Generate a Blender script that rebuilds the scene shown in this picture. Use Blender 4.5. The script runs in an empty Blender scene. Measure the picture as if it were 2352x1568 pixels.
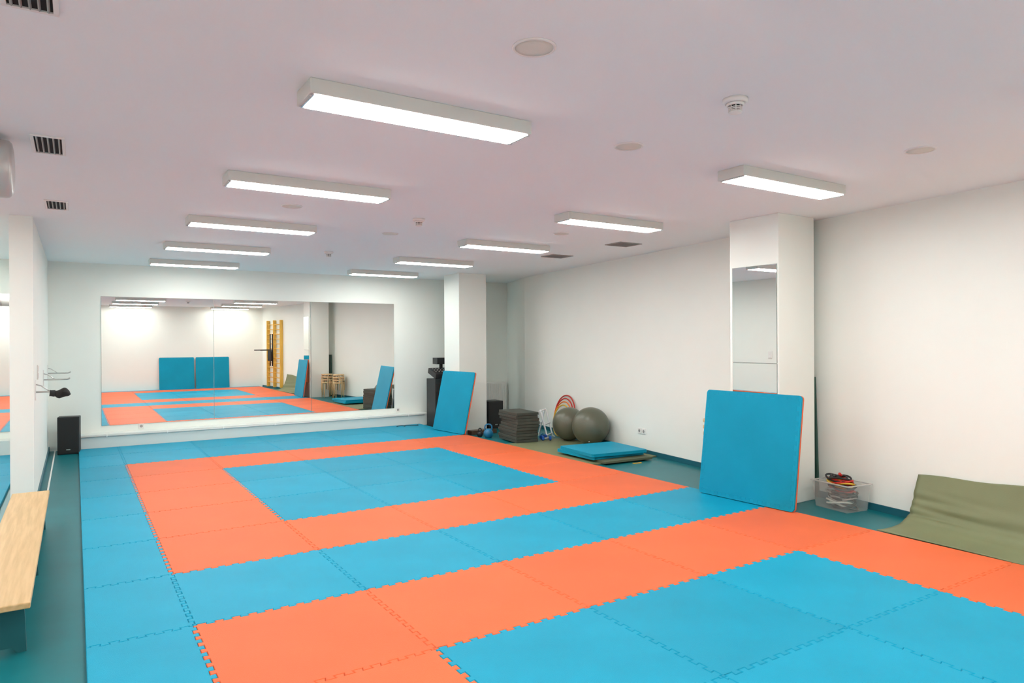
import bpy, bmesh, math, random
from mathutils import Vector, Matrix
random.seed(7)
C=bpy.context.scene.collection
H=2.79; F0=-0.03
def wallx(y): return 6.27+0.13*(y-3.24)

# ---------------- materials ----------------
def mat(name,col,rough=.5,metal=0,spec=.5,bump=0,bscale=200,var=0,vscale=3,emit=None,trans=0,objvar=0,alpha=1):
    m=bpy.data.materials.new(name); m.use_nodes=True
    nt=m.node_tree; N=nt.nodes; b=N['Principled BSDF']
    b.inputs['Base Color'].default_value=(*col,1)
    b.inputs['Roughness'].default_value=rough
    b.inputs['Metallic'].default_value=metal
    b.inputs['Specular IOR Level'].default_value=spec
    if trans: b.inputs['Transmission Weight'].default_value=trans
    if alpha<1: b.inputs['Alpha'].default_value=alpha
    if emit:
        b.inputs['Emission Color'].default_value=(*emit[0],1); b.inputs['Emission Strength'].default_value=emit[1]
    tc=N.new('ShaderNodeTexCoord')
    if var or objvar:
        n=N.new('ShaderNodeTexNoise'); n.inputs['Scale'].default_value=vscale; n.inputs['Detail'].default_value=5
        nt.links.new(tc.outputs['Object'],n.inputs['Vector'])
        mr=N.new('ShaderNodeMapRange'); mr.inputs[1].default_value=.3; mr.inputs[2].default_value=.7
        mr.inputs[3].default_value=1-var; mr.inputs[4].default_value=1+var
        nt.links.new(n.outputs['Fac'],mr.inputs[0])
        hs=N.new('ShaderNodeHueSaturation'); hs.inputs['Color'].default_value=(*col,1)
        if objvar:
            oi=N.new('ShaderNodeObjectInfo'); mr2=N.new('ShaderNodeMapRange')
            mr2.inputs[3].default_value=1-objvar; mr2.inputs[4].default_value=1+objvar
            nt.links.new(oi.outputs['Random'],mr2.inputs[0])
            mu=N.new('ShaderNodeMath'); mu.operation='MULTIPLY'
            nt.links.new(mr.outputs[0],mu.inputs[0]); nt.links.new(mr2.outputs[0],mu.inputs[1])
            nt.links.new(mu.outputs[0],hs.inputs['Value'])
        else: nt.links.new(mr.outputs[0],hs.inputs['Value'])
        nt.links.new(hs.outputs['Color'],b.inputs['Base Color'])
    if bump:
        n2=N.new('ShaderNodeTexNoise'); n2.inputs['Scale'].default_value=bscale; n2.inputs['Detail'].default_value=3
        nt.links.new(tc.outputs['Object'],n2.inputs['Vector'])
        bp=N.new('ShaderNodeBump'); bp.inputs['Strength'].default_value=bump; bp.inputs['Distance'].default_value=.002
        nt.links.new(n2.outputs['Fac'],bp.inputs['Height']); nt.links.new(bp.outputs['Normal'],b.inputs['Normal'])
    return m
def woodmat(name,c1,c2,axis='Y',rough=.45):
    m=mat(name,c1,rough); nt=m.node_tree; N=nt.nodes; b=N['Principled BSDF']
    tc=N.new('ShaderNodeTexCoord'); mp=N.new('ShaderNodeMapping')
    sc=[14,14,14]; sc['XYZ'.index(axis)]=.8; mp.inputs['Scale'].default_value=sc
    n=N.new('ShaderNodeTexNoise'); n.inputs['Scale'].default_value=3; n.inputs['Detail'].default_value=6
    cr=N.new('ShaderNodeValToRGB'); cr.color_ramp.elements[0].color=(*c1,1); cr.color_ramp.elements[1].color=(*c2,1)
    cr.color_ramp.elements[0].position=.35; cr.color_ramp.elements[1].position=.65
    nt.links.new(tc.outputs['Object'],mp.inputs['Vector']); nt.links.new(mp.outputs[0],n.inputs['Vector'])
    nt.links.new(n.outputs['Fac'],cr.inputs[0]); nt.links.new(cr.outputs[0],b.inputs['Base Color'])
    return m
M_wall=mat('wall_paint',(.855,.89,.84),.7,bump=.15,bscale=120,var=.01,vscale=1.5,spec=.3)
M_case=mat('casing_paint',(.74,.77,.73),.7,bump=.15,bscale=120,spec=.3)
M_ceil=mat('ceiling_paint',(.89,.945,.95),.8,bump=.15,bscale=150,spec=.2)
M_floor=mat('teal_vinyl',(.003,.145,.17),.38,bump=.05,bscale=60,var=.06,vscale=4,spec=.35)
M_base=mat('teal_cove',(.01,.11,.15),.4,var=.03)
M_blue=mat('blue_foam',(.001,.30,.465),.5,bump=.8,bscale=220,var=.06,vscale=2.2,objvar=.06,spec=.18)
M_or=mat('orange_foam',(.75,.140,.046),.5,bump=.8,bscale=220,var=.05,vscale=2.2,objvar=.06,spec=.2)
M_mirror=mat('mirror_glass',(.90,.92,.90),.0,metal=1)
M_medge=mat('mirror_edge',(.35,.42,.40),.2,metal=.6)
M_diff=mat('lamp_diffuser',(.9,.9,.9),.4,emit=((1,.99,.94),35))
M_lampb=mat('lamp_housing_white',(.68,.70,.66),.4)
M_chrome=mat('chrome',(.75,.75,.75),.15,metal=1)
M_white=mat('white_plastic',(.82,.81,.78),.4,var=.01)
M_grille=mat('speaker_grille_grey',(.74,.74,.66),.6,bump=.5,bscale=500)
M_dark=mat('dark_void',(.01,.01,.01),.9,var=.01)
M_slat=mat('grille_metal',(.35,.34,.32),.5,metal=.2)
M_black=mat('black_plastic',(.012,.012,.014),.45,bump=.2,bscale=300)
M_black2=mat('black_cloth',(.02,.02,.02),.85,bump=.6,bscale=600)
M_rubber=mat('dark_rubber',(.052,.058,.046),.7,bump=.4,bscale=200,var=.1,vscale=10)
M_ball=mat('grey_green_vinyl',(.110,.114,.078),.33,var=.03)
M_olive=mat('olive_vinyl',(.18,.20,.102),.6,bump=.3,bscale=90,var=.05,vscale=3)
M_olive2=mat('olive_vinyl_dark',(.10,.12,.07),.7,bump=.3,bscale=90)
M_dgreen=mat('dark_green_foam',(.03,.09,.07),.6,bump=.3,bscale=150)
M_wood=woodmat('varnished_wood',(.52,.34,.15),(.64,.44,.22),'Y')
M_woodz=woodmat('yellow_pine',(.68,.38,.05),(.82,.50,.09),'Z')
M_stool=woodmat('birch_plywood',(.62,.42,.2),(.75,.54,.3),'Z')
M_tealp=mat('teal_paint',(.006,.095,.11),.5)
M_kb=mat('blue_vinyl_coating',(.01,.16,.32),.4,bump=.1,bscale=100)
M_red=mat('red_plastic',(.55,.02,.015),.35)
M_orangep=mat('orange_plastic',(.85,.2,.03),.35)
M_yel=mat('yellow_plastic',(.7,.45,.04),.35)
M_bluep=mat('blue_plastic',(.01,.1,.45),.35)
M_wtube=mat('white_enamel',(.78,.82,.84),.3)
M_clear=mat('clear_plastic',(.70,.70,.67),.18,alpha=.17)
M_rib=mat('clear_plastic_thick',(.70,.70,.67),.18,alpha=.5)
M_steel=mat('brushed_steel',(.55,.55,.53),.3,metal=1)
M_duct=mat('painted_duct',(.55,.54,.52),.35,metal=.3,bump=.1)
M_pipe=mat('painted_pipe',(.70,.69,.67),.4)

# ---------------- mesh builder ----------------
class MB:
    def __init__(s): s.v=[]; s.f=[]; s.sm=[]
    def add(s,vs,fs,smooth=False):
        o=len(s.v); s.v+= [tuple(v) for v in vs]
        for f in fs: s.f.append([i+o for i in f]); s.sm.append(smooth)
        return s
    def bm(s,b,smooth=False):
        b.verts.ensure_lookup_table(); b.verts.index_update()
        s.add([v.co.copy() for v in b.verts],[[v.index for v in f.verts] for f in b.faces],smooth); b.free(); return s
    def box(s,c,d,rot=None,bev=0,seg=2):
        b=bmesh.new(); bmesh.ops.create_cube(b,size=1)
        for v in b.verts: v.co=Vector((v.co.x*d[0],v.co.y*d[1],v.co.z*d[2]))
        if bev: bmesh.ops.bevel(b,geom=b.edges[:],offset=bev,segments=seg,affect='EDGES',profile=.5)
        R=rot.to_4x4() if rot is not None else Matrix.Identity(4)
        bmesh.ops.transform(b,matrix=Matrix.Translation(c)@R,verts=b.verts)
        return s.bm(b)
    def tube(s,pts,r,closed=False,seg=10,cap=True):
        pts=[Vector(p) for p in pts]; n=len(pts); rs=r if isinstance(r,list) else [r]*n
        vs=[];fs=[];prev=None
        for i,p in enumerate(pts):
            if closed: t=(pts[(i+1)%n]-pts[i-1]).normalized()
            else: t=(pts[min(i+1,n-1)]-pts[max(i-1,0)]).normalized()
            if prev is None:
                a=Vector((0,0,1)) if abs(t.z)<.9 else Vector((1,0,0))
                u=t.cross(a).normalized()
            else: u=(prev-t*prev.dot(t)).normalized()
            prev=u; w=t.cross(u)
            for k in range(seg):
                an=2*math.pi*k/seg; vs.append(p+(u*math.cos(an)+w*math.sin(an))*rs[i])
        m=n if closed else n-1
        for i in range(m):
            for k in range(seg):
                a=i*seg+k;b=i*seg+(k+1)%seg;c=((i+1)%n)*seg+(k+1)%seg;d=((i+1)%n)*seg+k
                fs.append([a,b,c,d])
        s.add(vs,fs,True)
        if cap and not closed:
            s.add(vs[:seg],[list(range(seg))[::-1]]); s.add(vs[-seg:],[list(range(seg))])
        return s
    def lathe(s,prof,seg=32,c=(0,0,0),M=None,smooth=True):
        vs=[];fs=[]
        for r,z in prof:
            for k in range(seg):
                a=2*math.pi*k/seg; p=Vector((r*math.cos(a),r*math.sin(a),z))
                if M is not None: p=M@p
                vs.append(p+Vector(c))
        for i in range(len(prof)-1):
            for k in range(seg):
                fs.append([i*seg+k,i*seg+(k+1)%seg,(i+1)*seg+(k+1)%seg,(i+1)*seg+k])
        s.add(vs,fs,smooth)
        if prof[0][0]>1e-5: s.add(vs[:seg],[list(range(seg))[::-1]])
        if prof[-1][0]>1e-5: s.add(vs[-seg:],[list(range(seg))])
        return s
    def slab(s,out,z0,z1,ch=0,gap=0):
        pts=[Vector(p) for p in out]; n=len(pts)
        area=sum(pts[i].x*pts[(i+1)%n].y-pts[(i+1)%n].x*pts[i].y for i in range(n))
        if area<0: pts.reverse()
        def off(P,d):
            o=[]
            for i in range(n):
                a=(P[i]-P[i-1]); b=(P[(i+1)%n]-P[i])
                a=a.normalized() if a.length>1e-9 else Vector((0,0)); b=b.normalized() if b.length>1e-9 else a
                if a.length<.5: a=b
                na=Vector((-a.y,a.x)); nb=Vector((-b.y,b.x)); m=na+nb
                m=m/max(.5,m.dot(na)) if m.length>1e-6 else na
                o.append(P[i]+m*d)
            return o
        if gap: pts=off(pts,gap)
        inner=off(pts,ch) if ch else pts
        b=bmesh.new()
        top=[b.verts.new((p.x,p.y,z1)) for p in inner]
        bot=[b.verts.new((p.x,p.y,z0)) for p in pts]
        b.faces.new(top); b.faces.new(bot[::-1])
        if ch:
            mid=[b.verts.new((p.x,p.y,z1-ch*1.1)) for p in pts]
            for i in range(n):
                j=(i+1)%n; b.faces.new((mid[i],mid[j],top[j],top[i])); b.faces.new((bot[i],bot[j],mid[j],mid[i]))
        else:
            for i in range(n):
                j=(i+1)%n; b.faces.new((bot[i],bot[j],top[j],top[i]))
        return s.bm(b)
    def mesh(s,name,m):
        me=bpy.data.meshes.new(name); me.from_pydata(s.v,[],s.f); me.update()
        me.polygons.foreach_set('use_smooth',s.sm)
        b=bmesh.new(); b.from_mesh(me); bmesh.ops.remove_doubles(b,verts=b.verts,dist=1e-5); bmesh.ops.recalc_face_normals(b,faces=b.faces)
        big=[f for f in b.faces if len(f.verts)>20]
        if big: bmesh.ops.triangulate(b,faces=big,ngon_method='EAR_CLIP')
        b.to_mesh(me); b.free()
        me.materials.append(m); return me
    def obj(s,name,m,parent=None,mx=None,**kw):
        o=bpy.data.objects.new(name,s.mesh(name,m)); C.objects.link(o)
        if parent: o.parent=parent
        if mx is not None: o.matrix_basis=mx
        for k,v in kw.items(): o[k]=v
        return o
def empty(name,mx,label,cat,group=None):
    e=bpy.data.objects.new(name,None); e.empty_display_size=.1; C.objects.link(e)
    e.matrix_basis=mx; e['label']=label; e['category']=cat
    if group: e['group']=group
    return e
def T(x,y,z): return Matrix.Translation((x,y,z))
def RZ(d): return Matrix.Rotation(math.radians(d),4,'Z')
def RX(d): return Matrix.Rotation(math.radians(d),4,'X')
def RY(d): return Matrix.Rotation(math.radians(d),4,'Y')
def copy_thing(src,mx,**kw):
    n=src.copy(); C.objects.link(n); n.matrix_basis=mx
    for k,v in kw.items(): n[k]=v
    for ch in list(src.children):
        c=ch.copy(); c.parent=n; C.objects.link(c)
        for g in list(ch.children):
            gg=g.copy(); gg.parent=c; C.objects.link(gg)
    return n
WD=-math.degrees(math.atan(.13))
S='structure'
XL=-3.4

# ---------------- shell ----------------
MB().box((2.2,5.55,F0-.05),(11.6,13.8,.1)).obj('floor',M_floor,kind=S)
MB().box((2.2,5.55,H+.05),(11.6,13.8,.1)).obj('ceiling',M_ceil,kind=S)
MB().slab([(XL,-1.3),(XL,12.4),(XL-.12,12.4),(XL-.12,-1.3)],F0,H).obj('wall_left',M_wall,kind=S)
MB().slab([(-.52,8.0),(-.335,8.0),(-.335,12.25),(-.52,12.25)],F0,H).obj('wall_partition',M_wall,kind=S)
MB().slab([(wallx(-1.15),-1.15),(7.27,10.94),(7.70,12.25),(7.85,12.25),(7.85,-1.15)],F0,H).obj('wall_right',M_wall,kind=S)
MB().slab([(XL,12.25),(7.85,12.25),(7.85,12.4),(XL,12.4)],F0,H).obj('wall_far',M_wall,kind=S)
MB().slab([(XL,-1.15),(7.85,-1.15),(7.85,-1.3),(XL,-1.3)],F0,H).obj('wall_rear',M_wall,kind=S)
def strip(pts,th,z0,z1):
    P=[Vector(p) for p in pts]; off=[]
    for i,p in enumerate(P):
        t=(P[min(i+1,len(P)-1)]-P[max(i-1,0)]).normalized(); off.append(p+Vector((-t.y,t.x))*th)
    return [tuple(p) for p in P]+[tuple(p) for p in off[::-1]]
MB().slab(strip([(wallx(-1.14),-1.14),(7.27,10.94),(7.70,12.24)],.012,0,0),F0,.035).obj('baseboard_right',M_base,kind=S)
MB().slab(strip([(7.69,12.25),(5.8,12.25)],-.012,0,0),F0,.035).obj('baseboard_far',M_base,kind=S)
MB().slab([(-.335,8.0),(-.335,12.24),(-.32,12.24),(-.32,7.985),(-.535,7.985),(-.535,8.0)],F0,.04).obj('baseboard_left',M_base,kind=S)
MB().slab([(-.262,7.3),(-.262,12.2),(-.247,12.2),(-.247,7.3)],F0,F0+.012).obj('trim_2',M_white,kind=S)
MB().box((2.87,12.125,(F0+.2)/2),(5.68,.25,.2-F0),bev=.004).obj('trim_1',M_case,kind=S)
MB().box((-1.96,12.125,(F0+.2)/2),(2.86,.25,.2-F0),bev=.004).obj('trim_3',M_case,kind=S)

for cx0,cy0 in ((5.69,4.16),(5.77,10.79)):
    o=MB().box((cx0+.28,cy0+.29,(H+F0)/2),(.56,.58,H-F0),bev=.004).obj('column',M_wall)
    o['label']='square white plastered structural column from floor to ceiling'; o['category']='column'; o['kind']=S

# ---------------- puzzle mats ----------------
A_=.013
NP=11
def edge_pts(L,n,first=True):
    p=L/n; o=[(0,0)]
    for i in range(n):
        b=i*p
        o.append((b+.25*p,0) if i==0 else (b+.28*p,-A_))
        o+= [(b+.22*p,A_),(b+.78*p,A_)]
        o.append((b+.75*p,0) if i==n-1 else (b+.72*p,-A_))
    o.append((L,0)); return o
def tile_outline(w,h,l,r,b,t,nper=NP):
    out=[]
    nw=max(1,round(w*nper)); nh=max(1,round(h*nper))
    e=edge_pts(w,nw) if b else [(0,0),(w,0)]
    out+=[(x,y) for x,y in e[:-1]]
    e=edge_pts(h,nh) if r else [(0,0),(h,0)]
    out+=[(w+o,y) for y,o in e[:-1]]
    e=edge_pts(w,nw) if t else [(0,0),(w,0)]
    out+=[(x,h+o) for x,o in e[::-1][:-1]]
    e=edge_pts(h,nh) if l else [(0,0),(h,0)]
    out+=[(o,y) for y,o in e[::-1][:-1]]
    return out
cache={}
X0=.547;Y0=4.167
cols=[(-1,.04,X0)]+[(i,X0+i,X0+i+1) for i in range(5)]+[(-1.5,-1.14,-.62),(10,-2.14,-1.14),(11,-3.14,-2.14)]
rows=[(-6,-1.13,Y0-5)]+[(j,Y0+j,Y0+j+1) for j in range(-5,7)]+[(7,Y0+7,11.99)]
for i,xa,xb in cols:
    for j,ya,yb in rows:
        org=False
        if 0<=i<=4:
            if 1<=j<=5: org=(i in(0,4)) or (j in(1,5))
            elif -5<=j<=-1: org=(i in(0,4)) or (j in(-1,-5))
        elif i>=10: org=(1<=j<=5 or -5<=j<=-1) and (i==10 or j in (1,5,-1,-5))
        fl=(i not in(-1,11),i not in(4,-1.5),j!=-6,j!=7)
        key=(round(xb-xa,3),round(yb-ya,3),*fl,org)
        if key not in cache:
            cache[key]=MB().slab(tile_outline(xb-xa,yb-ya,*fl),F0+.0005,0,.0032,gap=.001).mesh('puzzle_mat',M_or if org else M_blue)
        o=bpy.data.objects.new('puzzle_mat',cache[key]); C.objects.link(o)
        o.location=(xa,ya,0)
        o['label']=('orange' if org else 'blue')+' interlocking foam puzzle mat laid in the floor grid'
        o['category']='floor mat'; o['group']='interlocking foam floor mats'

def rrect(w,h,r,n=6,x0=0,y0=0):
    o=[]
    for cx,cy,a0 in ((w-r,r,-90),(w-r,h-r,0),(r,h-r,90),(r,r,180)):
        for k in range(n+1):
            a=math.radians(a0+90*k/n); o.append((x0+cx+r*math.cos(a),y0+cy+r*math.sin(a)))
    return o
def loose_mat(mx,w,h,label,group,name='foam_mat'):
    e=empty(name,mx,label,'exercise mat',group)
    B=.03
    MB().slab(rrect(w,h,.035),-.04,-.02).obj('backing_layer',M_or,e,label='orange-red foam underside')
    out=[(x+B,y+B) for x,y in tile_outline(w-2*B,h-2*B,1,1,1,1,11)]
    MB().slab(out,-.0195,0,.0013,gap=.0004).obj('foam_panel',M_blue,e)
    iw=w-2*B;ih=h-2*B;nw=round(iw*11);nh=round(ih*11); r=.035
    ew=edge_pts(iw,nw);eh=edge_pts(ih,nh)
    def arc(cx,cy,a0,a1,n=5): return [(cx+r*math.cos(math.radians(a0+(a1-a0)*k/n)),cy+r*math.sin(math.radians(a0+(a1-a0)*k/n))) for k in range(n+1)]
    left=[(B+o,B+y) for y,o in eh]+[(B,h)]+arc(r,h-r,100,180)[0:]+arc(r,r,180,260)+[(B,0)]
    right=[(w-B+o,B+y) for y,o in eh]+[(w-B,h)]+arc(w-r,h-r,80,0)+arc(w-r,r,0,-80)+[(w-B,0)]
    bot=[(B+x,B+o) for x,o in ew]+[(w-B,0),(B,0)]
    top=[(B+x,h-B+o) for x,o in ew]+[(w-B,h),(B,h)]
    for q in (left,right,bot,top): MB().slab(q,-.0195,-.0004,0).obj('edge_strip',M_blue,e)
    return e
def lean_mx(x,y,ang_z,lean,facing):
    s,c=math.sin(lean),math.cos(lean)
    if facing=='-X': xl=Vector((0,-1,0));yl=Vector((s,0,c))
    else: xl=Vector((-1,0,0));yl=Vector((0,-s,c))
    zl=xl.cross(yl)
    R=Matrix((xl,yl,zl)).transposed().to_4x4()
    return T(x,y,.04*s+.001)@RZ(ang_z)@R
g='leaning blue and orange foam mats'
loose_mat(lean_mx(5.425,4.93,3.0,.135,'-X'),1.07,1.06,'blue foam mat with red edge leaning on mirrored column',g)
loose_mat(lean_mx(5.38,11.08,6.0,.22,'-X'),.98,1.06,'blue foam mat leaning against plain white column',g)
loose_mat(lean_mx(3.43,-1.00,0,.09,'+Y'),1.07,1.07,'blue foam mat leaning on bare white wall',g)
loose_mat(lean_mx(4.55,-1.00,0,.09,'+Y'),1.07,1.07,'blue foam mat leaning on bare white wall',g)

# ---------------- mirrors ----------------
def mirror(cx,cy,cz,w,h,axis,label):
    if axis=='Y': mx=T(cx,cy,cz)
    elif axis=='X': mx=T(cx,cy,cz)@RZ(-90)
    else: mx=T(cx,cy,cz)@RZ(90)
    e=empty('wall_mirror',mx,label,'mirror','frameless wall mirrors')
    MB().box((0,-.004,h/2),(w-.004,.008,h)).obj('mirror_backing',M_medge,e)
    MB().add([(-w/2+.004,-.0085,.002),(w/2-.004,-.0085,.002),(w/2-.004,-.0085,h-.002),(-w/2+.004,-.0085,h-.002)],[[0,1,2,3]]).obj('mirror_glass',M_mirror,e)
for a,b in ((.337,1.944),(1.944,3.552),(3.552,5.14)):
    mirror((a+b)/2,12.25,.30,b-a,1.99,'Y','large frameless mirror panel on white wall above pipe casing')
mirror(-1.46,12.25,.30,1.6,1.99,'Y','frameless mirror panel on wall beyond the partition')
mirror(5.69,4.44,1.345,.53,.96,'X','narrow frameless mirror mounted high on white column')
mirror(5.69,4.44,.40,.53,.94,'X','narrow frameless mirror behind the leaning blue mat')

# ---------------- ceiling lamps ----------------
def lamp0(mx):
    e=empty('ceiling_lamp',mx,'rectangular white fluorescent ceiling lamp, switched on','lamp','fluorescent ceiling lamps')
    MB().box((.61,.115,-.036),(1.225,.23,.072),bev=.004).obj('lamp_housing',M_lampb,e)
    MB().box((.61,.112,-.0745),(1.17,.20,.009),bev=.003).obj('diffuser',M_diff,e)
    for x in (.014,1.206):
        m=MB().box((x,.112,-.075),(.008,.205,.008),bev=.001)
        s=-.012 if x<.5 else .012
        m.tube([(x+s,.02,-.077),(x,.02,-.077)],.003,seg=6).tube([(x+s,.2,-.077),(x,.2,-.077)],.003,seg=6)
        m.obj('end_clip',M_chrome,e)
    return e
L0=None
for i in range(-2,5):
    for x in (.918,3.92,-2.35):
        mx=T(x,3.14+1.997*i,H)
        if L0 is None: L0=lamp0(mx)
        else: copy_thing(L0,mx)

def cspk(mx):
    e=empty('ceiling_speaker',mx,'round flush ceiling speaker with pale perforated grille','speaker','round ceiling speakers')
    MB().lathe([(.092,0),(.092,-.004),(.086,-.008),(.080,-.006),(.080,0)],40).obj('rim',M_white,e)
    MB().lathe([(.079,0),(.079,-.005),(.04,-.007),(.0,-.008)],40).obj('grille',M_grille,e)
    return e
s0=None
for x,y in ((1.61,2.34),(2.93,3.22),(4.59,2.30),(1.64,6.22),(3.0,7.24),(4.66,6.25)):
    if s0 is None: s0=cspk(T(x,y,H))
    else: copy_thing(s0,T(x,y,H))
def smoke(mx):
    e=empty('smoke_detector',mx,'white round smoke detector mounted on ceiling','smoke detector','ceiling smoke detectors')
    MB().lathe([(.062,0),(.062,-.012),(.056,-.02),(.045,-.024),(.045,0)],36).obj('base',M_white,e)
    MB().lathe([(.044,-.02),(.042,-.034),(.034,-.036),(.034,-.02)],36).obj('body',M_white,e)
    MB().lathe([(.026,-.03),(.026,-.062)],24).obj('sensor_chamber',M_dark,e)
    m=MB()
    for z in (-.042,-.050,-.058): m.lathe([(.020,z),(.034,z),(.034,z-.003),(.020,z-.003)],24)
    m.lathe([(.034,-.064),(.032,-.07),(.0,-.072)],24)
    for k in range(8):
        a=k*math.pi/4; m.box((.031*math.cos(a),.031*math.sin(a),-.049),(.004,.004,.032))
    m.obj('cage',M_white,e)
    return e
s0=None
for x,y in ((2.82,2.31),(2.89,6.24),(2.90,9.14)):
    if s0 is None: s0=smoke(T(x,y,H))
    else: copy_thing(s0,T(x,y,H))
def vent(w,d,n,mx,fm,label,grp):
    e=empty('ceiling_vent',mx,label,'vent',grp)
    m=MB(); f=.018
    m.box((0,-d/2+f/2,-.005),(w,f,.01),bev=.002).box((0,d/2-f/2,-.005),(w,f,.01),bev=.002)
    m.box((-w/2+f/2,0,-.005),(f,d-2*f,.01),bev=.002).box((w/2-f/2,0,-.005),(f,d-2*f,.01),bev=.002)
    m.obj('frame',fm,e)
    MB().box((0,0,-.0015),(w-2*f,d-2*f,.002)).obj('duct_opening',M_dark,e)
    m=MB()
    for k in range(n):
        x=-w/2+f+(w-2*f)*(k+.5)/n
        m.box((x,0,-.006),(.006,d-2*f,.009),rot=Matrix.Rotation(.5,3,'Y'))
    m.obj('louvre',M_slat,e)
    return e
for y in (2.82,5.06,7.22): vent(.175,.44,5,T(-.13,y,H),M_white,'white framed ceiling air vent with dark slots','narrow ceiling vents')
for y in (6.54,7.95): vent(.36,.30,9,T(5.85,y,H),M_slat,'grey square louvred ceiling ventilation grille','grey ceiling grilles')

# ---------------- bench ----------------
e=empty('gym_bench',T(-.33,5.78,F0),'long low varnished wooden gym bench standing on teal floor','bench')
MB().box((0,0,.285),(.27,3.12,.032),bev=.006,seg=3).obj('seat',M_wood,e)
MB().box((0,0,.13),(.045,2.7,.08),bev=.004).obj('stretcher',M_tealp,e)
for y in (-1.38,0,1.38):
    MB().slab([(-.11,0),(-.10,.265),(.10,.265),(.11,0),(.07,0),(.05,.03),(-.05,.03),(-.07,0)],-.02,.02).obj('leg',M_tealp,e,mx=T(0,y,0)@RX(90),label='teal painted bench leg')

# ---------------- speakers ----------------
def speaker(mx,w,d,h,label):
    e=empty('loudspeaker',mx,label,'speaker')
    MB().box((0,0,h/2),(w,d,h),bev=.008).obj('cabinet',M_black,e)
    MB().box((0,-d/2-.004,h/2),(w-.03,.012,h-.04),bev=.004).obj('grille',M_black2,e)
    MB().box((0,-d/2-.012,.07),(.05,.004,.015)).obj('badge',M_steel,e)
    return e
speaker(T(-.075,11.86,F0)@RZ(-6),.27,.2,.54,'tall black floor loudspeaker standing on teal vinyl')
speaker(T(6.53,10.93,F0)@RZ(-4),.30,.32,.50,'black subwoofer box on floor beside white column')

# ---------------- barre brackets ----------------
def bracket(mx,label,n2=True):
    e=empty('barre_bracket',mx,label,'bracket','wall-mounted barre brackets')
    MB().box((.004,0,.02),(.008,.05,.2),bev=.002).obj('wall_plate',M_white,e)
    MB().tube([(.008,0,0),(.25,0,0),(.272,0,.006),(.28,0,.02)],.009).obj('arm',M_steel,e)
    MB().tube([(.008,0,.075),(.05,0,.06),(.09,0,.03),(.12,0,.004)],.006).obj('brace',M_steel,e)
    return e
bracket(T(-.335,8.27,1.09),'steel barre bracket with a black mitt hanging from it')
bracket(T(-.335,10.3,1.12),'bare steel barre bracket on white wall')
bracket(T(-.335,11.9,1.14),'bare steel barre bracket on white wall')
e=empty('boxing_mitt',T(-.115,8.27,1.07),'black padded boxing mitt hooked over steel bracket','boxing glove')
b=bmesh.new(); bmesh.ops.create_icosphere(b,subdivisions=3,radius=1)
for v in b.verts:
    c=v.co; k=1+.18*max(0,c.x)-.15*max(0,-c.x)
    v.co=Vector((c.x*.075,c.y*.05*k,c.z*.046*k+ .01*math.sin(c.x*4)))
MB().bm(b,True).obj('palm',M_black2,e)
MB().tube([(.02,-.04,.01),(.045,-.06,.005),(.06,-.055,-.005),(.07,-.04,-.01)],[.018,.020,.016,.01],seg=12).obj('thumb',M_black2,e)
MB().tube([(-.055,0,0),(-.09,0,.004),(-.10,0,.005)],[.034,.030,.032],seg=16).obj('cuff',M_black2,e)

def socket(mx,label,w=.08,grp='white wall sockets'):
    e=empty('power_socket',mx,label,'socket',grp)
    MB().box((0,-.006,0),(w,.012,.08),bev=.004).obj('cover_plate',M_white,e)
    m=MB()
    m.lathe([(.0,0),(.02,0),(.022,.002)],20,M=Matrix.Rotation(math.radians(90),3,'X'),c=(0,-.0125,0))
    m.obj('outlet_recess',M_slat,e)
    return e
socket(T(.876,12.25,.262),'white power socket on wall beneath large mirror')
socket(T(5.21,12.25,.265),'white power socket on wall beneath large mirror')
socket(T(wallx(7.16),7.16,.285)@RZ(-90+WD),'white power socket low on bare wall')
socket(T(wallx(7.26),7.26,.285)@RZ(-90+WD),'white power socket low on bare wall')
e=empty('light_switch',T(-.335,8.75,1.27)@RZ(90),'white double light switch on white wall','switch')
MB().box((0,-.006,0),(.09,.012,.15),bev=.004).obj('switch_plate',M_white,e)
for z in (.035,-.035): MB().box((0,-.014,z),(.05,.006,.055),bev=.002).obj('rocker',M_white,e)

e=empty('heating_pipe',T(.05,12.0,.2),'thin painted pipe clipped along low wall casing','pipe')
MB().tube([(0,-.012,-.03),(5.6,-.012,-.03)],.008).obj('pipe_run',M_pipe,e)
for k in range(7):
    MB().box((.35+k*.82,-.010,-.025),(.02,.022,.035),bev=.003).obj('pipe_clip',M_white,e)
MB().tube([(5.0+.4*t+.05*math.sin(t*9),11.8+.06*math.sin(t*13),.007) for t in [k/30 for k in range(31)]],.006,seg=6).obj('power_cable',M_black,label='loose black cable lying on blue mats by wall',category='cable')

# ---------------- round duct near ceiling ----------------
e=empty('ventilation_duct',T(-.30,5.0,H),'round silver ventilation duct hanging under the ceiling','ventilation duct')
Ry=Matrix.Rotation(math.radians(-90),3,'Y')
MB().lathe([(0,0),(.12,0),(.15,.006),(.165,.02),(.168,.04),(.168,1.2)],40,M=Ry,c=(0,0,-.19)).obj('duct_body',M_duct,e)
m=MB()
for k in range(4): m.lathe([(.168,.2+k*.3),(.174,.21+k*.3),(.174,.225+k*.3),(.168,.235+k*.3)],40,M=Ry,c=(0,0,-.19))
m.obj('duct_seam',M_duct,e)
MB().box((-.4,0,-.02),(.03,.03,.04)).obj('hanger',M_steel,e)

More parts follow.
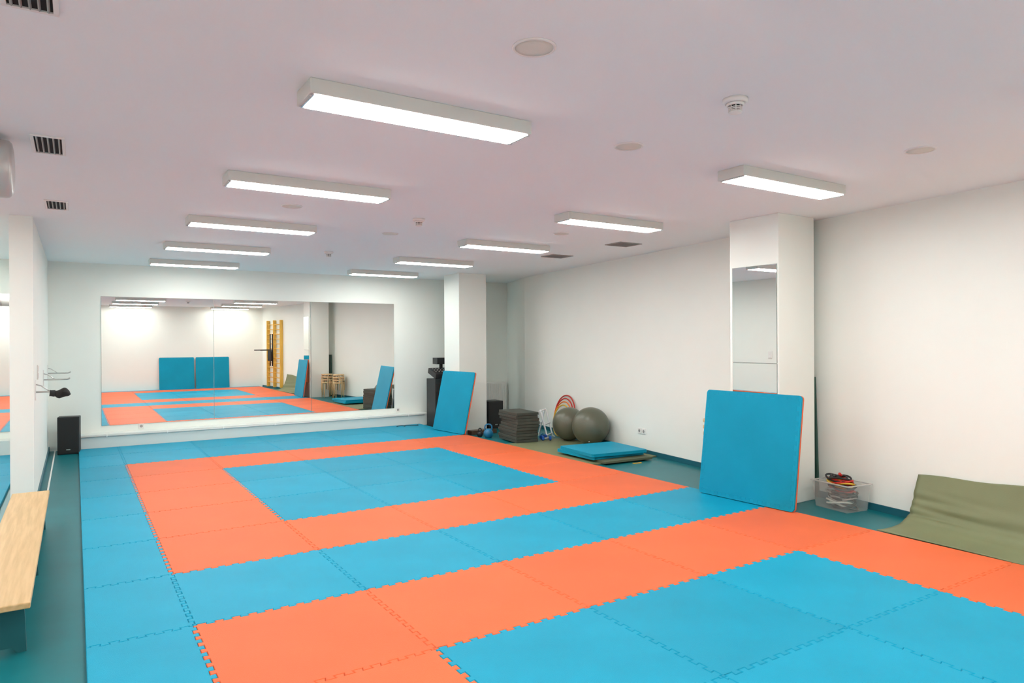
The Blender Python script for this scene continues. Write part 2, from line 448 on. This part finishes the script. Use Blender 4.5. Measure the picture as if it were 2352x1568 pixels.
# ---------------- audio rack ----------------
e=empty('audio_rack',T(5.86,11.68,F0),'black audio equipment rack with mixer beside white column','audio rack')
MB().box((0,0,.45),(.44,.38,.9),bev=.006).obj('rack_cabinet',M_black,e)
m=MB()
for k in range(5): m.box((0,-.192,.15+k*.15),(.40,.012,.13),bev=.003)
m.obj('equipment_front',M_black2,e)
MB().box((0,-.02,1.0),(.42,.34,.10),rot=Matrix.Rotation(math.radians(18),3,'X'),bev=.006).obj('mixer',M_black,e)
m=MB()
for a in range(6):
    for c in range(3): m.lathe([(.009,0),(.008,.02),(0,.02)],10,c=(-.16+a*.064,-.1+c*.07,1.03+c*.022))
m.obj('mixer_knob',M_slat,e)
MB().box((.02,.06,1.15),(.05,.05,.2)).obj('stand_post',M_black,e)
MB().box((.02,.05,1.23),(.26,.2,.12),bev=.005).obj('monitor_speaker',M_black,e)

e=empty('radiator',T(7.32,12.25,.12),'white ribbed panel radiator under the alcove wall','radiator')
m=MB().box((0,-.06,.3),(.6,.05,.6),bev=.006)
for k in range(12): m.box((-.275+k*.05,-.09,.3),(.02,.012,.54),bev=.004)
m.obj('panel',M_white,e)
MB().tube([(-.33,-.06,.55),(-.33,-.06,.05),(-.33,-.06,-.14)],.01).obj('feed_pipe',M_white,e)
MB().lathe([(.02,0),(.022,.05),(.0,.055)],16,c=(-.33,-.06,.55)).obj('valve',M_white,e)
for x in (.2,-.2): MB().box((x,-.02,.3),(.03,.04,.1)).obj('wall_hook',M_white,e)

# ---------------- olive floor mat, stack of blue mats ----------------
q=MB()
q.slab([(5.585,6.86),(5.60,8.95),(6.75,8.98),(6.72,6.86)],F0+.001,F0+.02,.003)
q.obj('exercise_mat',M_olive,label='flat olive vinyl exercise mat spread on teal floor',category='exercise mat')
q=MB().slab(rrect(.78,.80,.02),0,.028,.003)
q.obj('padded_board',M_olive2,mx=T(5.72,6.76,F0+.0215)@RZ(-4),label='olive padded board under the blue foam mats',category='exercise mat')
z=F0+.0505
for k,(dx,dy,r,l) in enumerate(((5.66,6.93,-2,'blue foam mat lying flat on olive board'),(5.63,6.90,-6,'blue foam mat lying flat atop another blue mat'))):
    e=loose_mat(T(dx,dy,z+.04)@RZ(r),.88,.84,l,'flat stacked blue foam mats')
    z+=.0415
    for c in e.children:
        if c.name.startswith('backing'): c.data.materials[0]=M_blue; c['label']='blue foam underside'
MB().slab([(0,0),(.13,.01),(.15,.05),(.07,.035),(.01,.05)],0,.006).obj('yellow_strap',M_yel,mx=T(6.10,6.64,F0+.001)@RZ(-10),label='small yellow strap lying on floor by board',category='strap')

# ---------------- rubber step blocks ----------------
g='stacked dark rubber step blocks'
zb=F0+.0205
sm=None
jit=[(.0,.0,0),(-.006,.01,1),(.005,0,-1),(-.005,.01,1),(.0,-.01,0),(.012,-.02,-2),(.02,-.03,-2),(.01,-.01,1),(.0,.01,0),(.006,.0,1)]
for k in range(10):
    h=.0465
    if sm is None:
        m=MB().box((0,0,h/2),(.38,.66,h-.003),bev=.004)
        for a in range(-4,5): m.box((0,a*.07,h/2),(.382,.008,h*.5))
        sm=m.mesh('step_block',M_rubber)
    o=bpy.data.objects.new('step_block',sm); C.objects.link(o)
    dx,dy,rr=jit[k]
    o.matrix_basis=T(5.98+dx,9.20+dy,zb)@RZ(-7+rr); zb+=h
    o['label']='dark grey rubber step block in an uneven stack'; o['category']='step block'; o['group']=g

# ---------------- balls ----------------
def ball(x,y,r,label,ax):
    e=empty('exercise_ball',T(x,y,F0+.0205),label,'exercise ball','grey exercise balls')
    prof=[]
    n=96
    for k in range(n+1):
        a=math.pi*k/n; rr=r*(1+ (.0022*math.cos(k*math.pi/2.0) if 14<k<82 else 0)); rr=min(rr,r)
        prof.append((rr*math.sin(a) if 0<k<n else 0,-rr*math.cos(a)))
    R=(Matrix.Rotation(ax[0],3,'X')@Matrix.Rotation(ax[1],3,'Y'))
    MB().lathe(prof,64,c=(0,0,r),M=R).obj('ball_skin',M_ball,e)
    d=R@Vector((0,0,1))
    MB().lathe([(.014,-.004),(.014,.002),(.0,.003)],16,M=R,c=Vector((0,0,r))+d*r).obj('valve_plug',M_slat,e)
ball(6.60,8.13,.285,'large glossy grey-green exercise ball by the wall',(2.6,-.5))
ball(6.62,8.70,.262,'smaller grey-green exercise ball beside larger ball',(.9,.6))

def hoop(y,R,m,x_off,lean,label):
    xw=wallx(y)
    mx=T(xw-x_off,y,F0+.002)@RZ(WD)@RY(lean)
    pts=[(0,R*math.cos(a),R+.011+R*math.sin(a)) for a in [2*math.pi*k/72 for k in range(72)]]
    MB().tube(pts,.011,closed=True,seg=10).obj('hula_hoop',m,mx=mx,label=label,category='hula hoop',group='leaning plastic hoops')
hoop(9.30,.335,M_red,.135,9,'red plastic hoop leaning against wall behind balls')
hoop(9.29,.31,M_red,.17,10,'red plastic hoop leaning against wall behind balls')
hoop(9.27,.285,M_orangep,.205,11,'orange plastic hoop leaning behind the exercise balls')
hoop(9.25,.26,M_yel,.24,12,'yellow plastic hoop leaning behind the exercise balls')

e=empty('dumbbell_rack',T(6.50,9.25,F0+.001)@RZ(35),'small white tubular rack holding blue dumbbells','weight rack')
for x in (-.13,.13):
    MB().tube([(x,-.16,.01),(x,-.12,.03),(x,-.02,.42),(x,0,.47),(x,.03,.42),(x,.12,.03),(x,.16,.01)],.014).obj('side_frame',M_wtube,e)
for y,z in ((0,.46),(-.075,.24),(.075,.24),(-.11,.07)):
    MB().tube([(-.13,y,z),(.13,y,z)],.011).obj('cross_bar',M_wtube,e)
def dumbbell(mx,m,label):
    e=empty('dumbbell',mx,label,'dumbbell','small dumbbells')
    Ry=Matrix.Rotation(math.radians(90),3,'Y')
    MB().tube([(-.07,0,.035),(.07,0,.035)],.013).obj('handle',M_steel,e)
    for x in (-.075,.04): MB().lathe([(.0,0),(.03,0),(.036,.008),(.036,.028),(.03,.036),(0,.036)],6,M=Ry,c=(x,0,.035),smooth=False).obj('weight_head',m,e)
dumbbell(T(6.36,9.04,F0+.021)@RZ(20),M_bluep,'blue hexagonal dumbbell lying on olive mat')
dumbbell(T(6.31,8.88,F0+.021)@RZ(-30),M_bluep,'blue hexagonal dumbbell lying on olive mat')
dumbbell(T(6.51,9.25,F0+.002)@RZ(70),M_kb,'dark blue dumbbell lying under white rack')

def kettle(mx,s,m,label):
    e=empty('kettlebell',mx,label,'kettlebell','kettlebells')
    pr=[(0,0),(.055*s,0)]+[(.085*s*math.sin(a),.075*s-.085*s*math.cos(a)) for a in [math.radians(45+135*k/14) for k in range(14)]]+[(0,.16*s)]
    MB().lathe(pr,32).obj('bell',m,e)
    MB().tube([(x*s,0,z*s) for x,z in ((-.05,.12),(-.062,.17),(-.058,.205),(-.035,.228),(0,.235),(.035,.228),(.058,.205),(.062,.17),(.05,.12))],.013*s,seg=12).obj('handle',m,e)
kettle(T(5.78,9.80,F0+.001)@RZ(-30),.95,M_kb,'blue vinyl-coated kettlebell on floor by rubber blocks')
kettle(T(5.72,9.98,F0+.001)@RZ(20),.6,M_black,'small black kettlebell beside a blue kettlebell')
MB().box((5.95,10.3,F0+.035),(.5,.16,.068),bev=.006).obj('low_wooden_block',woodmat('dark_wood',(.06,.035,.02),(.1,.06,.035),'X'),label='low dark brown wooden block at column foot',category='block')

# ---------------- stools ----------------
def stool(mx):
    e=empty('stool',mx,'round birch stool nested in a stack','stool','stacked birch stools')
    MB().lathe([(0,.42),(.155,.42),(.16,.425),(.16,.45),(.155,.455),(0,.455)],36).obj('seat',M_stool,e)
    for k in range(4):
        a=math.radians(45+90*k); c,s=math.cos(a),math.sin(a)
        MB().tube([(c*.08,s*.08,.408),(c*.13,s*.13,.405),(c*.15,s*.15,.38),(c*.158,s*.158,.2),(c*.162,s*.162,0)],[.012]*5,seg=8).obj('leg',M_stool,e)
    return e
st=None
for x,y,n in ((6.12,4.98,4),(6.305,5.445,4)):
    for k in range(n):
        mx=T(x,y,F0+.001+k*.075)@RZ(18*k)
        if st is None: st=stool(mx)
        else: copy_thing(st,mx)

MB().slab([(0,0),(.36,0),(.30,1.22),(.04,1.22)],-.012,.012,.003).obj('balance_board',M_dgreen,mx=T(6.363,4.19,F0+.001)@RZ(90+WD)@RX(90),label='narrow dark green board standing between column and wall',category='board')

# ---------------- curled olive mat ----------------
def catm(P,n=6):
    o=[];Q=[P[0]]+P+[P[-1]]
    for i in range(1,len(Q)-2):
        for k in range(n):
            t=k/n
            o.append(tuple(.5*((2*Q[i][j])+(-Q[i-1][j]+Q[i+1][j])*t+(2*Q[i-1][j]-5*Q[i][j]+4*Q[i+1][j]-Q[i+2][j])*t*t+(-Q[i-1][j]+3*Q[i][j]-3*Q[i+1][j]+Q[i+2][j])*t**3) for j in (0,1)))
    o.append(P[-1]); return o
ny=60; vs=[];fs=[]; secs=[]
for a in range(ny+1):
    y=3.15-a*(2.0/ny); s_=3.15-y; xw=wallx(y)-.016
    top=.385+.05*s_/.8+.006*math.sin(y*9)
    P=[(xw-(wallx(3.15)-5.59)+.12*s_+.006*math.sin(y*3),.000),(xw-.52,-.013),(xw-.36,-.010),(xw-.26,.014),(xw-.19,.045),(xw-.145,.085),(xw-.115,.15),(xw-.085,.22),(xw-.05,.30),(xw-.006,top)]
    c=catm(P); n=len(c); c2=[]
    for i,(x,zz) in enumerate(c):
        p=i/(n-1)
        w_=math.sin(min(1,max(0,(p-.30)/.62))*math.pi)
        d=.007*math.sin(28*p+2.2*math.sin(y*1.9)+y*1.3)*w_+.006*math.sin(55*p-3.5*y)*w_*max(0,math.sin(y*2.6))
        i0=max(0,i-1);i1=min(n-1,i+1); tx=c[i1][0]-c[i0][0];tz=c[i1][1]-c[i0][1];l=math.hypot(tx,tz)
        c2.append((min(x-tz/l*d,xw),max(zz+tx/l*d,-.02)))
    secs.append(c2)
    for x,zz in c2: vs.append((x,y,zz))
m_=len(secs[0])
for a in range(ny):
    for i in range(m_-1): fs.append([a*m_+i,a*m_+i+1,(a+1)*m_+i+1,(a+1)*m_+i])
o=MB().add(vs,fs,True).obj('curled_mat',M_olive,label='olive vinyl mat curling from floor up against wall',category='exercise mat')
sd=o.modifiers.new('thick','SOLIDIFY'); sd.thickness=.010; sd.offset=0

# ---------------- clear box with jump ropes ----------------
bx=T(6.135,3.81,F0+.001)@RZ(WD)
e=empty('storage_box',bx,'clear plastic storage box full of skipping ropes','storage box')
def ringbox(w0,d0,w1,d1,h,t):
    v=[]
    for (w,d,z) in ((w0,d0,0),(w1,d1,h),(w1-2*t,d1-2*t,h),(w0-2*t,d0-2*t,t)):
        v+=[(-w/2,-d/2,z),(w/2,-d/2,z),(w/2,d/2,z),(-w/2,d/2,z)]
    f=[[3,2,1,0]]
    for r in range(3):
        for k in range(4): f.append([r*4+k,r*4+(k+1)%4,(r+1)*4+(k+1)%4,(r+1)*4+k])
    f.append([12,13,14,15]); return v,f
MB().add(*ringbox(.27,.35,.31,.40,.25,.004)).obj('tub',M_clear,e)
m=MB()
for s_,ax_ in ((1,0),(-1,0),(1,1),(-1,1)):
    if ax_==0: m.box((s_*.158,0,.25),(.014,.42,.012),bev=.003)
    else: m.box((0,s_*.203,.25),(.33,.014,.012),bev=.003)
m.obj('rim',M_rib,e)
cl=[M_black,M_grille,M_black2,M_slat,M_black,M_black2,M_slat,M_red,M_black,M_yel,M_red,M_black]
nm={'red_plastic':'red','yellow_plastic':'yellow','speaker_grille_grey':'pale grey','grille_metal':'grey'}
for k in range(12):
    zz=.035+.022*k; r0=random.uniform(.065,.082); ph=random.uniform(0,6); cx=random.uniform(-.012,.012);cy=random.uniform(-.035,.035)
    pts=[]
    for j in range(75):
        a=ph+j*.32; wob=1+.24*math.sin(j*.23+k)
        pts.append((cx+r0*math.cos(a)*wob,cy+(r0+.035)*math.sin(a)*wob,zz+.02*math.sin(a*1.3+ph+j*.05)))
    ee=empty('skipping_rope',bx,'coiled %s skipping rope inside clear box'%(nm.get(cl[k].name,'black')),'skipping rope','skipping ropes in box')
    MB().tube(pts,.009,seg=8).obj('cord',cl[k],ee)
    if k>6:
        p=Vector(pts[-1])
        d=Vector((-p.x*2,-p.y*2+.05,.12)).normalized()
        MB().tube([p,p+d*.03,p+d*.09],[.011,.014,.013],seg=10).obj('handle',M_black if k%2 else M_red,ee)

# ---------------- wall bars ----------------
e=empty('wall_bars',T(wallx(.1),.1,F0)@RZ(WD),'yellow pine gymnastic wall bars with black attachments','wall bars')
for y in (-.55,.05,.65): MB().box((-.06,y,1.2),(.11,.035,2.3),bev=.005).obj('post',M_woodz,e)
for k in range(13): MB().tube([(-.08,-.56,.22+k*.165),(-.08,.66,.22+k*.165)],.015,seg=10).obj('rung',M_woodz,e)
e=empty('pull_up_attachment',T(wallx(.1)-.15,.1,1.1)@RZ(WD),'black steel dip attachment hooked on wall bars','exercise equipment')
MB().tube([(0,-.1,-.35),(0,-.1,.75)],.02).tube([(0,.1,-.35),(0,.1,.75)],.02).tube([(0,-.1,.2),(-.5,-.25,.2)],.02).tube([(0,.1,.2),(-.5,.35,.2)],.02).obj('frame',M_black,e)
MB().box((-.05,0,.0),(.06,.3,.35),bev=.02).obj('back_pad',M_black2,e)

# ---------------- camera, world, view ----------------
yaw,pitch,roll=.568,-.001,-.005
f=Vector((math.sin(yaw)*math.cos(pitch),math.cos(yaw)*math.cos(pitch),math.sin(pitch)))
r=Vector((math.cos(yaw),-math.sin(yaw),0)); u=r.cross(f)
r2=r*math.cos(roll)+u*math.sin(roll); u2=-r*math.sin(roll)+u*math.cos(roll)
cd=bpy.data.cameras.new('camera'); co=bpy.data.objects.new('camera',cd); C.objects.link(co)
R=Matrix((r2,u2,-f)).transposed().to_4x4(); co.matrix_world=T(0,0,1.575)@R
cd.sensor_width=36; cd.lens=1573.5/2352*36; cd.clip_start=.05
bpy.context.scene.camera=co
w=bpy.data.worlds.new('world'); bpy.context.scene.world=w; w.use_nodes=True
w.node_tree.nodes['Background'].inputs[0].default_value=(.5,.5,.5,1); w.node_tree.nodes['Background'].inputs[1].default_value=.1
vs_=bpy.context.scene.view_settings
vs_.view_transform='Standard'; vs_.look='None'; vs_.exposure=0.0; vs_.gamma=1.0
